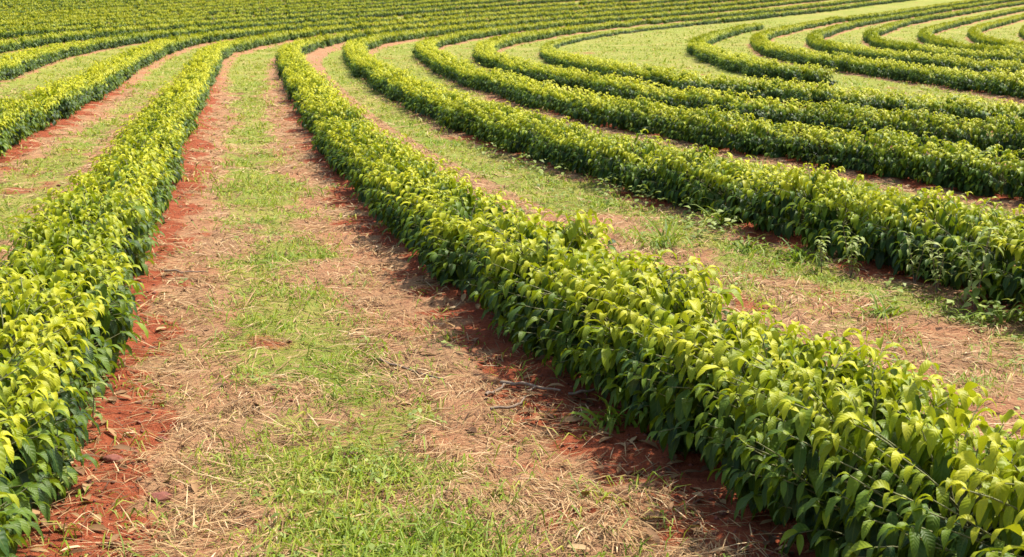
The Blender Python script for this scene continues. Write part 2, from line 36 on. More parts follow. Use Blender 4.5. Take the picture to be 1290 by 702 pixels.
 'T06': [-43.91,109.04,-43.26,111.2,-42.58,113.34,-41.88,115.48,-41.16,117.61,-40.42,119.74,-39.65,121.85,-38.87,123.96,-38.06,126.07,-37.24,128.16,-36.41,130.25,-35.55,132.33,-34.69,134.41,-33.81,136.48,-32.92,138.55,-32.02,140.62,-31.11,142.67,-30.2,144.73,-29.27,146.78,-28.34,148.83,-27.41,150.88,-26.47,152.92,-25.52,154.97,-24.57,157.01,-23.62,159.05,-22.67,161.08,-21.71,163.12,-20.75,165.15,-19.78,167.19,-18.82,169.22,-17.85,171.25,-16.88,173.28,-15.91,175.31],
 'T07': [-45.8,113.91,-45.11,116.04,-44.4,118.16,-43.67,120.27,-42.92,122.37,-42.15,124.47,-41.36,126.56,-40.55,128.64,-39.73,130.72,-38.89,132.79,-38.04,134.86,-37.18,136.92,-36.3,138.98,-35.42,141.03,-34.52,143.08,-33.62,145.12,-32.7,147.16,-31.79,149.2,-30.86,151.23,-29.93,153.26,-29,155.29,-28.06,157.32,-27.11,159.34,-26.17,161.37,-25.22,163.39,-24.27,165.41,-23.31,167.43,-22.35,169.45,-21.39,171.47,-20.43,173.49,-19.47,175.5],
 'T08': [-47.46,119.23,-46.72,121.37,-45.97,123.5,-45.19,125.63,-44.39,127.74,-43.58,129.85,-42.75,131.95,-41.9,134.05,-41.04,136.14,-40.17,138.23,-39.29,140.31,-38.39,142.39,-37.49,144.46,-36.58,146.53,-35.66,148.59,-34.73,150.66,-33.79,152.72,-32.85,154.77,-31.91,156.83,-30.96,158.88,-30.01,160.93,-29.05,162.98,-28.09,165.02,-27.12,167.07,-26.16,169.12,-25.19,171.16,-24.22,173.2,-23.24,175.24],
 'T09': [-49.22,124.06,-48.45,126.17,-47.67,128.27,-46.87,130.37,-46.06,132.46,-45.23,134.54,-44.38,136.62,-43.52,138.69,-42.65,140.76,-41.77,142.82,-40.88,144.88,-39.98,146.93,-39.08,148.98,-38.16,151.03,-37.24,153.07,-36.31,155.11,-35.38,157.15,-34.44,159.19,-33.5,161.23,-32.55,163.26,-31.6,165.29,-30.65,167.32,-29.69,169.35,-28.73,171.38,-27.77,173.4,-26.8,175.43],
 'T10': [-50.92,128.87,-50.11,131.02,-49.28,133.17,-48.43,135.31,-47.57,137.44,-46.7,139.56,-45.81,141.68,-44.91,143.8,-44,145.91,-43.09,148.02,-42.16,150.12,-41.22,152.22,-40.28,154.32,-39.33,156.41,-38.37,158.5,-37.41,160.59,-36.45,162.68,-35.48,164.76,-34.51,166.84,-33.53,168.92,-32.55,171,-31.57,173.08,-30.58,175.16],
 'T11': [-52.63,133.54,-51.8,135.66,-50.96,137.78,-50.1,139.88,-49.23,141.99,-48.35,144.08,-47.46,146.18,-46.55,148.26,-45.64,150.35,-44.72,152.43,-43.79,154.51,-42.86,156.58,-41.92,158.65,-40.97,160.72,-40.02,162.79,-39.06,164.85,-38.1,166.92,-37.14,168.98,-36.17,171.04,-35.2,173.09,-34.23,175.15],
 'T12': [-54.26,138.32,-53.41,140.41,-52.56,142.49,-51.69,144.57,-50.82,146.64,-49.93,148.71,-49.03,150.78,-48.13,152.84,-47.22,154.89,-46.3,156.95,-45.37,159,-44.44,161.05,-43.5,163.09,-42.56,165.14,-41.61,167.18,-40.66,169.22,-39.7,171.26,-38.75,173.3,-37.78,175.33],
 'T13': [-56.04,142.63,-55.18,144.71,-54.31,146.78,-53.43,148.86,-52.54,150.92,-51.64,152.99,-50.74,155.05,-49.82,157.11,-48.9,159.16,-47.97,161.21,-47.04,163.26,-46.1,165.31,-45.16,167.35,-44.21,169.39,-43.26,171.43,-42.3,173.47,-41.34,175.51],
 'T14': [-57.61,147.38,-56.69,149.55,-55.77,151.71,-54.84,153.86,-53.89,156.01,-52.94,158.16,-51.99,160.3,-51.02,162.44,-50.05,164.58,-49.07,166.71,-48.09,168.85,-47.1,170.98,-46.11,173.11,-45.11,175.23],
}

HC = 2.07
EYE = 2.4


def terrain(x, y):
    """Large form of the land: level near by, then rising into the far slope."""
    x = np.asarray(x, float); y = np.asarray(y, float)
    yy = np.clip(y - 26 * HC, 0, 170)
    over = np.maximum(0, y - 26 * HC - 170)
    xx = np.clip(x, 0, 120)
    return .00054 / HC * yy ** 2 + over * .05 - .0006 / HC * xx * yy


def smooth_line(pts, ds=.25):
    p = np.array(pts, float).reshape(-1, 2)
    d = np.r_[0, np.cumsum(np.hypot(*np.diff(p, axis=0).T))]
    n = max(4, int(d[-1] / ds) + 1)
    s = np.linspace(0, d[-1], n)
    q = np.stack([np.interp(s, d, p[:, i]) for i in (0, 1)], 1)
    w = 13
    k = np.hanning(w + 2)[1:-1]; k /= k.sum()
    for _ in range(2):
        for i in (0, 1):
            pad = np.r_[2 * q[0, i] - q[w // 2:0:-1, i], q[:, i], 2 * q[-1, i] - q[-2:-w // 2 - 1:-1, i]]
            q[:, i] = np.convolve(pad, k, 'valid')
    return q


LINES = {k: smooth_line(v) for k, v in ROWS.items()}
TANG = {}
for k, q in LINES.items():
    t = np.gradient(q, axis=0)
    TANG[k] = t / np.hypot(t[:, 0], t[:, 1])[:, None]

# nearest row look-up
ALLP = np.vstack([LINES[k] for k in LINES])
ALLT = np.vstack([TANG[k] for k in LINES])
ALLK = np.concatenate([[i] * len(LINES[k]) for i, k in enumerate(LINES)])
KEYS = list(LINES)
kd = kdtree.KDTree(len(ALLP))
for i, (x, y) in enumerate(ALLP):
    kd.insert((x, y, 0), i)
kd.balance()

# per side of a row: width of the bare soil, where the grass begins
SIDE = {('A', 1): (.84, 1.12), ('B', -1): (.78, 1.15), ('B', 1): (.55, 1.75), ('C', -1): (.52, .60),
        ('Z', 1): (.85, 1.05), ('A', -1): (.60, 1.1), ('C', 1): (.56, 1.1), ('D', -1): (.52, .75),
        ('F', 1): (.35, .45), ('F', -1): (.5, .7), ('H', -1): (.62, .9), ('G', -1): (.4, .5), ('G', 1): (.45, .6)}


def vnoise(x, y, s, seed):
    x = np.asarray(x) / s; y = np.asarray(y) / s
    xi = np.floor(x).astype(np.int64); yi = np.floor(y).astype(np.int64)
    fx = x - xi; fy = y - yi
    fx = fx * fx * (3 - 2 * fx); fy = fy * fy * (3 - 2 * fy)

    def h(a, b):
        n = (a * 374761393 + b * 668265263 + seed * 1442695041) & 0xffffffff
        n = ((n ^ (n >> 13)) * 1274126177) & 0xffffffff
        n = n ^ (n >> 16)
        return (n & 0xffff) / 65535.
    return (h(xi, yi) * (1 - fx) + h(xi + 1, yi) * fx) * (1 - fy) + (h(xi, yi + 1) * (1 - fx) + h(xi + 1, yi + 1) * fx) * fy


def fbm(x, y, s, seed, o=3):
    a, t, w = 0, 0, 1.
    for i in range(o):
        a = a + w * vnoise(x, y, s / 2 ** i, seed + i * 17); t += w; w *= .55
    return a / t


def sstep(a, b, v):
    t = np.clip((v - a) / (b - a), 0, 1)
    return t * t * (3 - 2 * t)


def lookup(x, y):
    n = len(x)
    d = np.empty(n); idx = np.empty(n, int)
    find = kd.find
    for i in range(n):
        _, j, dd = find((x[i], y[i], 0)); d[i] = dd; idx[i] = j
    rel = np.stack([x, y], 1) - ALLP[idx]
    t = ALLT[idx]
    side = np.sign(t[:, 1] * rel[:, 0] - t[:, 0] * rel[:, 1])
    side[side == 0] = 1
    return d, idx, side


def masks(x, y, full=False):
    """soil, green, straw cover at ground points, plus distance to the nearest row."""
    x = np.asarray(x, float); y = np.asarray(y, float)
    d, idx, side = lookup(x, y)
    sw = np.full(len(x), .54); gs = np.full(len(x), .85)
    rk = ALLK[idx]
    for (k, s), (a, b) in SIDE.items():
        m = (rk == KEYS.index(k)) & (side == s)
        sw[m] = a; gs[m] = b
    n1 = fbm(x, y, .9, 3); n2 = fbm(x, y, .34, 5); n3 = fbm(x, y, 3.2, 9); n4 = fbm(x, y, 1.6, 23)
    dist = np.hypot(x, y)
    sw = sw - .16 * sstep(7, 12, dist) - .16 * sstep(14, 45, dist); gs = gs - .25 * sstep(25, 50, dist)
    soil = 1 - sstep(sw - .2, sw + .25, d + (n2 - .5) * .8 + (n1 - .5) * .6)
    soil = soil * (1 - .6 * sstep(14, 60, dist))
    patch = sstep(.61, .74, n1 * .6 + n4 * .4)
    soil = np.maximum(soil, patch * sstep(.9, 1.3, d) * .6)
    near = 1 - sstep(9, 17, dist)
    gb = .13 * (1 - near) - .02 * near + .14 * sstep(30, 60, dist)
    m = ((rk == KEYS.index('B')) & (side == 1)) | ((rk == KEYS.index('C')) & (side == -1))
    near2 = 1 - sstep(12, 19, dist)
    gb = gb - m * near2 * .205 + m * near2 * (rk == KEYS.index('C')) * (.26 * (1 - sstep(.75, 1.2, d)))
    g = sstep(.38, .66, gb + n1 * .45 + n2 * .2 + n3 * .35 + .20 * sstep(gs - .25, gs + .5, d) - .13 + .12 * sstep(25, 60, y))
    g = g * sstep(gs - .3, gs + .1, d + (n2 - .5) * .5)
    clearing = sstep(1.9, 2.6, d)
    g = np.maximum(g, clearing * sstep(.22, .5, n1 * .5 + n3 * .5))
    soil = soil * (1 - .7 * clearing)
    green = g * (1 - soil)
    straw = (1 - green) * (1 - soil)
    if full:
        return soil, green, straw, d, side, n1, n2, n3
    return soil, green, straw, d


def micro(x, y, d):
    ridge = .07 * np.exp(-(d / .55) ** 2)
    lump = (fbm(x, y, .5, 41) - .5) * .07 + (fbm(x, y, .16, 43, 3) - .5) * .055 * np.clip(1.4 - np.hypot(x, y) / 25, .2, 1)
    lump = lump * np.clip(1.2 - np.abs(y) / 60, .1, 1)
    return ridge + lump + (fbm(x, y, 2.5, 47, 2) - .5) * .08


def ground_z(x, y, d=None):
    x = np.asarray(x, float); y = np.asarray(y, float)
    if d is None:
        d, _, _ = lookup(x, y)
    return terrain(x, y) + micro(x, y, d)


# ------------------------------------------------------------------ helpers
def link(o):
    COL.objects.link(o); return o


def tag(o, label=None, cat=None, group=None, kind=None):
    if label: o['label'] = label
    if cat: o['category'] = cat
    if group: o['group'] = group
    if kind: o['kind'] = kind
    return o


def mesh_from(name, verts, faces, mat, attrs=None, smooth=True, uv=None):
    """faces: (n,4) or (n,3) int array; attrs: name -> per vertex floats."""
    me = bpy.data.meshes.new(name)
    verts = np.asarray(verts, np.float32); faces = np.asarray(faces, np.int32)
    nf, k = faces.shape
    me.vertices.add(len(verts)); me.vertices.foreach_set('co', verts.ravel())
    me.loops.add(nf * k); me.loops.foreach_set('vertex_index', faces.ravel())
    me.polygons.add(nf)
    me.polygons.foreach_set('loop_start', np.arange(0, nf * k, k, dtype=np.int32))
    me.polygons.foreach_set('loop_total', np.full(nf, k, np.int32))
    if smooth:
        me.polygons.foreach_set('use_smooth', np.ones(nf, bool))
    for a, v in (attrs or {}).items():
        at = me.attributes.new(a, 'FLOAT', 'POINT'); at.data.foreach_set('value', np.asarray(v, np.float32))
    if uv is not None:
        l = me.uv_layers.new(name='UVMap')
        l.data.foreach_set('uv', np.asarray(uv, np.float32)[faces.ravel()].ravel())
    me.materials.append(mat)
    me.update(calc_edges=True)
    return me


def obj(name, me, parent=None):
    o = bpy.data.objects.new(name, me); link(o)
    if parent is not None: o.parent = parent
    return o


def norm(v):
    return v / np.maximum(np.linalg.norm(v, axis=-1, keepdims=True), 1e-9)


def tubes(paths, radii, sides=4):
    """paths: list of (n,3) arrays; radii: list of (r0, r1)."""
    V, F = [], []; base = 0
    for p, (r0, r1) in zip(paths, radii):
        p = np.asarray(p, float); n = len(p)
        t = norm(np.gradient(p, axis=0))
        ref = np.array([0, 0, 1.]) if abs(t[0, 2]) < .8 else np.array([1., 0, 0])
        a = norm(np.cross(t, ref)); b = np.cross(t, a)
        r = np.linspace(r0, r1, n)[:, None]
        for i in range(n):
            for s in range(sides):
                th = 2 * math.pi * s / sides
                V.append(p[i] + r[i] * (a[i] * math.cos(th) + b[i] * math.sin(th)))
        for i in range(n - 1):
            for s in range(sides):
                q = base + i * sides
                F.append((q + s, q + (s + 1) % sides, q + sides + (s + 1) % sides, q + sides + s))
        base += n * sides
    return np.array(V), np.array(F)


# ------------------------------------------------------------------ materials
def new_mat(name):
    m = bpy.data.materials.new(name); m.use_nodes = True
    nt = m.node_tree; nt.nodes.clear()
    return m, nt


class NT:
    def __init__(s, nt): s.nt = nt
    def n(s, t, **kw):
        o = s.nt.nodes.new(t)
        for k, v in kw.items(): setattr(o, k, v)
        return o
    def l(s, a, b): s.nt.links.new(a, b)
    def attr(s, name):
        o = s.n('ShaderNodeAttribute'); o.attribute_name = name; return o.outputs['Fac']
    def noise(s, scale, detail=4, rough=.6, vec=None):
        o = s.n('ShaderNodeTexNoise'); o.inputs['Scale'].default_value = scale
        o.inputs['Detail'].default_value = detail; o.inputs['Roughness'].default_value = rough
        if vec is not None: s.l(vec, o.inputs['Vector'])
        return o.outputs['Fac']
    def ramp(s, fac, stops):
        o = s.n('ShaderNodeValToRGB'); cr = o.color_ramp
        while len(cr.elements) < len(stops): cr.elements.new(.5)
        for e, (p, c) in zip(cr.elements, stops):
            e.position = p; e.color = (*c, 1) if len(c) == 3 else c
        s.l(fac, o.inputs['Fac']); return o.outputs['Color']
    def mix(s, fac, a, b, mode='MIX'):
        o = s.n('ShaderNodeMix', data_type='RGBA', blend_type=mode)
        for v, i in ((fac, 0), (a, 6), (b, 7)):
            if hasattr(v, 'is_linked'): s.l(v, o.inputs[i])
            else: o.inputs[i].default_value = v if i == 0 else (*v, 1)
        return o.outputs[2]
    def math(s, op, a, b=0.):
        o = s.n('ShaderNodeMath', operation=op)
        for v, i in ((a, 0), (b, 1)):
            if hasattr(v, 'is_linked'): s.l(v, o.inputs[i])
            else: o.inputs[i].default_value = v
        return o.outputs[0]


def leaf_material(name, stops, rough=.4, trans=.3, veins=True, spec=.5):
    m, nt = new_mat(name); g = NT(nt)
    age_tone = g.attr('age_tone'); rnd = g.attr('rnd')
    info = g.n('ShaderNodeObjectInfo')
    a = g.math('ADD', age_tone, g.math('MULTIPLY', g.math('SUBTRACT', rnd, .5), .16))
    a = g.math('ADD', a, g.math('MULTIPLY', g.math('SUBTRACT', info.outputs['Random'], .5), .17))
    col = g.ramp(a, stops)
    hsv = g.n('ShaderNodeHueSaturation'); g.l(col, hsv.inputs['Color'])
    g.l(g.math('ADD', .85, g.math('MULTIPLY', rnd, .3)), hsv.inputs['Value'])
    col = hsv.outputs['Color']
    bs = g.n('ShaderNodeBsdfPrincipled')
    if veins:
        uv = g.n('ShaderNodeUVMap')
        sp = g.n('ShaderNodeSeparateXYZ'); g.l(uv.outputs[0], sp.inputs[0])
        ax = g.math('ABSOLUTE', sp.outputs[0])
        mid = g.math('LESS_THAN', ax, .07)
        lat = g.math('SINE', g.math('MULTIPLY', g.math('SUBTRACT', sp.outputs[1], g.math('MULTIPLY', ax, .16)), 62.))
        latm = g.math('MULTIPLY', g.math('GREATER_THAN', lat, .8), .10)
        vein = g.math('MAXIMUM', g.math('MULTIPLY', mid, .5), latm)
        light = g.mix(.5, col, (.30, .36, .06))
        col = g.mix(vein, col, light)
        bp = g.n('ShaderNodeBump'); bp.inputs['Strength'].default_value = .2; bp.inputs['Distance'].default_value = .003
        g.l(g.math('MULTIPLY', lat, -1.), bp.inputs['Height']); g.l(bp.outputs[0], bs.inputs['Normal'])
    g.l(col, bs.inputs['Base Color'])
    bs.inputs['Roughness'].default_value = rough
    bs.inputs['Specular IOR Level'].default_value = spec
    tr = g.n('ShaderNodeBsdfTranslucent')
    g.l(g.mix(.5, col, (.29, .37, .01)), tr.inputs['Color'])
    mx = g.n('ShaderNodeMixShader'); mx.inputs[0].default_value = trans
    g.l(bs.outputs[0], mx.inputs[1]); g.l(tr.outputs[0], mx.inputs[2])
    out = g.n('ShaderNodeOutputMaterial'); g.l(mx.outputs[0], out.inputs[0])
    return m


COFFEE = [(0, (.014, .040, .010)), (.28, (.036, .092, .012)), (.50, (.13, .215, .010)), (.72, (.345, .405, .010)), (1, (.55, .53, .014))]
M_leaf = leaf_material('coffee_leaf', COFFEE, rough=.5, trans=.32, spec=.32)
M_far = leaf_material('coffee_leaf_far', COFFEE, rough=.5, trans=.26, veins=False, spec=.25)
M_grass = leaf_material('grass_blade', [(0, (.12, .20, .02)), (.4, (.25, .36, .03)), (.75, (.44, .44, .055)), (1, (.62, .48, .17))], rough=.55, trans=.35, veins=False, spec=.3)
M_weed = leaf_material('weed_leaf', [(0, (.12, .17, .03)), (.5, (.28, .36, .07)), (1, (.46, .50, .14))], rough=.55, trans=.3, veins=False, spec=.3)
M_straw = leaf_material('dry_straw', [(0, (.13, .062, .03)), (.35, (.32, .175, .075)), (.7, (.53, .34, .155)), (1, (.70, .51, .29))], rough=.7, trans=.1, veins=False, spec=.2)


def bark(name, c0, c1):
    m, nt = new_mat(name); g = NT(nt)
    co = g.n('ShaderNodeTexCoord')
    f = g.noise(35, 4, .7, co.outputs['Object'])
    bs = g.n('ShaderNodeBsdfPrincipled'); g.l(g.ramp(f, [(.3, c0), (.7, c1)]), bs.inputs['Base Color'])
    bs.inputs['Roughness'].default_value = .85
    bp = g.n('ShaderNodeBump'); bp.inputs['Strength'].default_value = .5; bp.inputs['Distance'].default_value = .01
    g.l(f, bp.inputs['Height']); g.l(bp.outputs[0], bs.inputs['Normal'])
    out = g.n('ShaderNodeOutputMaterial'); g.l(bs.outputs[0], out.inputs[0])
    return m


M_stem = bark('coffee_stem', (.16, .17, .06), (.30, .29, .13))
M_stick = bark('dry_stick', (.15, .10, .065), (.36, .26, .18))
M_clod = bark('soil_clod', (.14, .042, .024), (.32, .10, .06))


def ground_material():
    m, nt = new_mat('field_ground'); g = NT(nt)
    co = g.n('ShaderNodeTexCoord').outputs['Object']
    fine = g.noise(26, 6, .72, co); mid = g.noise(6, 5, .65, co); big = g.noise(.9, 4, .6, co); vf = g.noise(90, 3, .7, co)
    st = g.n('ShaderNodeMapping'); st.inputs['Scale'].default_value = (34, 9, 10); st.inputs['Rotation'].default_value = (0, 0, .5)
    g.l(co, st.inputs[0]); fib = g.noise(1, 5, .75, st.outputs[0])
    st2 = g.n('ShaderNodeMapping'); st2.inputs['Scale'].default_value = (10, 36, 10); st2.inputs['Rotation'].default_value = (0, 0, .3)
    g.l(co, st2.inputs[0]); fib2 = g.noise(1, 5, .75, st2.outputs[0])
    soil = g.ramp(g.math('ADD', g.math('MULTIPLY', fine, .6), g.math('MULTIPLY', mid, .4)), [(.30, (.15, .034, .014)), (.5, (.33, .078, .030)), (.70, (.46, .145, .062))])
    straw = g.ramp(g.math('MAXIMUM', fib, fib2), [(.38, (.23, .105, .052)), (.52, (.40, .22, .115)), (.64, (.52, .315, .145)), (.78, (.62, .43, .235))])
    straw = g.mix(g.math('MULTIPLY', g.ramp(big, [(.4, (0, 0, 0)), (.65, (1, 1, 1))]), .45), straw, (.46, .16, .07))
    green = g.ramp(g.math('ADD', g.math('MULTIPLY', fine, .5), g.math('MULTIPLY', mid, .5)), [(.32, (.15, .18, .026)), (.5, (.26, .285, .04)), (.68, (.41, .385, .09))])
    fs = g.math('SUBTRACT', fine, .5)
    def edge(a, k):
        v = g.math('ADD', g.attr(a), g.math('MULTIPLY', fs, k))
        return g.ramp(v, [(.35, (0, 0, 0)), (.65, (1, 1, 1))])
    green = g.mix(g.math('MULTIPLY', g.ramp(g.noise(.35, 4, .65, co), [(.42, (0, 0, 0)), (.62, (1, 1, 1))]), .55), green, (.44, .34, .11))
    green = g.mix(g.math('MULTIPLY', g.ramp(g.noise(1.1, 5, .7, co), [(.50, (0, 0, 0)), (.66, (1, 1, 1))]), .6), green, (.17, .25, .032))
    col = g.mix(edge('green', 2.1), straw, green)
    col = g.mix(edge('soil', .9), col, soil)
    bs = g.n('ShaderNodeBsdfPrincipled'); g.l(col, bs.inputs['Base Color']); bs.inputs['Roughness'].default_value = .95
    bs.inputs['Specular IOR Level'].default_value = .15
    h = g.math('ADD', g.math('MULTIPLY', fine, .6), g.math('ADD', g.math('MULTIPLY', vf, .25), g.math('MULTIPLY', fib, .4)))
    bp = g.n('ShaderNodeBump'); bp.inputs['Strength'].default_value = .9; bp.inputs['Distance'].default_value = .05
    g.l(h, bp.inputs['Height']); g.l(bp.outputs[0], bs.inputs['Normal'])
    out = g.n('ShaderNodeOutputMaterial'); g.l(bs.outputs[0], out.inputs[0])
    return m


M_ground = ground_material()

# ------------------------------------------------------------------ ground
def build_ground():
    az = np.radians(np.concatenate([np.linspace(-180, -32, 40)[:-1], np.linspace(-32, 32, 640), np.linspace(32, 180, 40)[1:-1]]))
    r = np.concatenate([np.linspace(.3, 3.0, 12)[:-1], np.geomspace(3.0, 60, 520)[:-1], np.geomspace(60, 260, 150)[:-1], np.geomspace(260, 1500, 24)])
    A, Rr = np.meshgrid(az, r)
    x = (Rr * np.sin(A)).ravel(); y = (Rr * np.cos(A)).ravel()
    soil, green, straw, d = masks(x, y)
    far = (d > 8)
    soil[far] *= .2
    z = terrain(x, y) + micro(x, y, d)
    na, nr = len(az), len(r)
    i = np.arange(nr - 1)[:, None] * na; j = np.arange(na)[None]
    jn = (j + 1) % na
    F = np.stack([i + j, i + na + j, i + na + jn, i + jn], -1).reshape(-1, 4)[:, ::-1]
    me = mesh_from('ground', np.stack([x, y, z], 1), F, M_ground, {'soil': soil, 'green': green})
    # close the middle under the camera
    o = obj('ground', me); tag(o, kind='structure')
    o['label'] = 'red earth field floor with straw mulch and grass between the hedges'
    return o


build_ground()

# ------------------------------------------------------------------ leaves
def leaves(P, d0, L, W, droop, age_tone, seg, wide, rg, fold=.35, ripple=.0):
    """Many drooping pointed leaves as one vertex/face set. wide: with midrib (3 across) or 2 across."""
    n = len(P); P = np.asarray(P, float); d0 = norm(np.asarray(d0, float))
    up = np.tile([0, 0, 1.], (n, 1)) + rg.normal(0, .25, (n, 3))
    s = norm(np.cross(d0, up))
    T = np.linspace(0, 1, seg + 1)
    prof = np.sin(np.pi * np.clip(T, 0, 1) ** .92) ** .68
    prof = prof * (1 - .45 * T ** 5); prof[0] = .06; prof[-1] = .0
    if seg == 1: prof = np.array([.95, .50])
    elif not wide: prof = np.where(T == 1, .12, np.maximum(prof, .35 if seg < 3 else .1))
    c = P.copy(); V = []; UV = []
    ph = rg.uniform(0, 6.28, n)
    for k, t in enumerate(T):
        dk = norm(d0 * (1 - .55 * t) + np.array([0, 0, -1.]) * (droop * (t ** .8))[:, None])
        if k: c = c + dk * (L / seg)[:, None]
        nn = np.cross(s, dk)
        w = (W * .5 * prof[k])[:, None]
        off = s * w * math.cos(fold); lift = nn * w * math.sin(fold)
        if wide:
            rp = nn * (ripple * W * np.sin(t * 17 + ph) * (prof[k]))[:, None]
            rp2 = nn * (ripple * W * np.sin(t * 15 + ph + 2) * (prof[k]))[:, None]
            V += [c - off + lift + rp, c, c + off + lift + rp2]
            UV += [np.tile([-1, t], (n, 1)), np.tile([0, t], (n, 1)), np.tile([1, t], (n, 1))]
        else:
            V += [c - off + lift, c + off + lift]
            UV += [np.tile([-1, t], (n, 1)), np.tile([1, t], (n, 1))]
    m = len(V)
    V = np.stack(V, 1).reshape(-1, 3); UV = np.stack(UV, 1).reshape(-1, 2)
    a = 3 if wide else 2
    f = []
    for k in range(seg):
        for q in range(a - 1):
            f.append((k * a + q, k * a + q + 1, (k + 1) * a + q + 1, (k + 1) * a + q))
    F = (np.arange(n)[:, None, None] * m + np.array(f)[None]).reshape(-1, 4)
    at = {'age_tone': np.repeat(age_tone, m), 'rnd': np.repeat(rg.random(n), m)}
    return V, F, at, UV


def cat(sets):
    V, F, A, R_, U = [], [], [], [], []; b = 0
    for v, f, at, uv in sets:
        V.append(v); F.append(f + b); A.append(at['age_tone']); R_.append(at['rnd']); U.append(uv); b += len(v)
    return np.vstack(V), np.vstack(F), {'age_tone': np.concatenate(A), 'rnd': np.concatenate(R_)}, np.vstack(U)


HW, HT = .44, .64       # hedge half width and height
LEN = .62               # planting distance along the row


def bush_skeleton(rg, nb, pairs, size, lod):
    """Side branches of one coffee bush: branch paths and the leaf pairs on them."""
    paths, LP, LD, LL, LW, LA, LDr = [], [], [], [], [], [], []
    for b in range(nb):
        u = rg.uniform(0, 1)
        # where the branch tip comes out, round the hedge's cross-section
        if u < .31: yy, zz = HW * rg.uniform(.84, 1.08), rg.uniform(.11, .50)
        elif u < .62: yy, zz = -HW * rg.uniform(.84, 1.08), rg.uniform(.11, .50)
        else:
            th = rg.uniform(.08, .92) * math.pi
            yy = HW * np.sign(math.cos(th)) * abs(math.cos(th)) ** .7; zz = .46 + (HT - .46) * math.sin(th) ** .7
            zz += rg.normal(0, .035)
        xx = rg.uniform(-.36, .36)
        sc = rg.choice([1, 1, 1, .85, .66])
        yy *= sc; zz = .12 + (zz - .12) * (1 if sc == 1 else rg.uniform(.75, 1))
        if lod < 2 and rg.random() < .05: yy *= 1.12
        tip = np.array([xx, yy, zz])
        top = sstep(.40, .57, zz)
        z0 = max(.03, zz - rg.uniform(.20, .36))
        root = np.array([rg.normal(0, .02) + xx * .25, rg.normal(0, .02), z0])
        t = np.linspace(0, 1, 6)[:, None]
        p = root + (tip - root) * t; p[:, 2] += (.06 * np.sin(np.pi * t[:, 0])) * rg.uniform(.2, 1)
        paths.append(p)
        out = norm(tip - root)
        side = norm(np.cross(out, [0, 0, 1.]) + 1e-4)
        np_ = pairs + rg.integers(-1, 2)
        flush = rg.random(); bsz = rg.uniform(.85, 1.22); bag = rg.normal(0, .06)
        for k in range(np_):
            f = 1 - k / np_ * .72
            q = p[0] + (p[-1] - p[0]) * f; i = f * 5; i0 = min(4, int(i)); q = p[i0] + (p[i0 + 1] - p[i0]) * (i - i0)
            roll = rg.uniform(-.6, .6)
            for sg in (-1, 1):
                e = side * sg * math.cos(roll) + np.array([0, 0, 1.]) * math.sin(roll) * sg * .6
                young = max(0, 1 - k / (1.5 + 3.2 * top * (.45 + flush)))
                d = norm(e * .7 + out * (.38 + .6 * young) + np.array([0, 0, .05 + .55 * young * top]) + rg.normal(0, .2, 3))
                l = size * bsz * rg.uniform(.72, 1.25) * (1 - .5 * young * rg.uniform(.5, 1.1))
                LP.append(q + e * .008); LD.append(d); LL.append(l); LW.append(l * rg.uniform(.37, .47) * (1 - .15 * young))
                age_shade = .12 + bag - .05 * (1 - top) + .18 * rg.random() + (.21, .27, .29, .27)[lod] * top * rg.uniform(.5, 1) + young * (.29 + .37 * top * (.5 + .5 * flush))  # leaf age and top flush, plus side shade painted in as darker colour
                LA.append(min(1, max(0, age_shade))); LDr.append(rg.uniform(1.6, 3.4) * (1 - .55 * young))
    return paths, np.array(LP), np.array(LD), np.array(LL), np.array(LW), np.array(LA), np.array(LDr)


def make_bush_meshes(seed, lod):
    rg = np.random.default_rng(seed)
    nb, pairs, size, seg, wide = {0: (98, 4, .172, 7, True), 1: (76, 4, .172, 4, True), 2: (46, 4, .175, 2, False), 3: (40, 3, .18, 1, False)}[lod]
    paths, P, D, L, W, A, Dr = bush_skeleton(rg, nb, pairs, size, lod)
    if lod >= 2: W = W * 1.12
    if lod >= 2: Dr = Dr * .65; A = np.clip(A + (.10 if lod == 2 else .03) * (P[:, 2] > .42) - .04 * (P[:, 2] < .36), 0, 1)  # distant bushes: lit top and shaded lower sides painted into the leaf colour
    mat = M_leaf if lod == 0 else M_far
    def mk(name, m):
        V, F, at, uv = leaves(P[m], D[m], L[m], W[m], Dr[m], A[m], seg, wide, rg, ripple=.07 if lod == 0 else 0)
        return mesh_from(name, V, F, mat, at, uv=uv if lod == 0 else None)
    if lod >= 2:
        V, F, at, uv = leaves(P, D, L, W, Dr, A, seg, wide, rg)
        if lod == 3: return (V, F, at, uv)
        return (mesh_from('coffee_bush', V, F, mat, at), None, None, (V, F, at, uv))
    yng = A > .60
    stem = [np.array([[0, 0, -.1], [rg.normal(0, .01), rg.normal(0, .01), .2], [rg.normal(0, .02), rg.normal(0, .02), .44]])]
    rad = [(.019, .006)]
    for p in paths:
        stem.append(p); rad.append((.0055, .0022))
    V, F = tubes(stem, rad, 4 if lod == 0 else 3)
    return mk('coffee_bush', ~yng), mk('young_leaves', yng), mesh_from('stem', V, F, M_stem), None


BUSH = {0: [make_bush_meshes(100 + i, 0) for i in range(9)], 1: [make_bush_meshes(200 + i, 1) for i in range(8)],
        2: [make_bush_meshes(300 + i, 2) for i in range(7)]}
RAW3 = [make_bush_meshes(400 + i, 3) for i in range(8)]

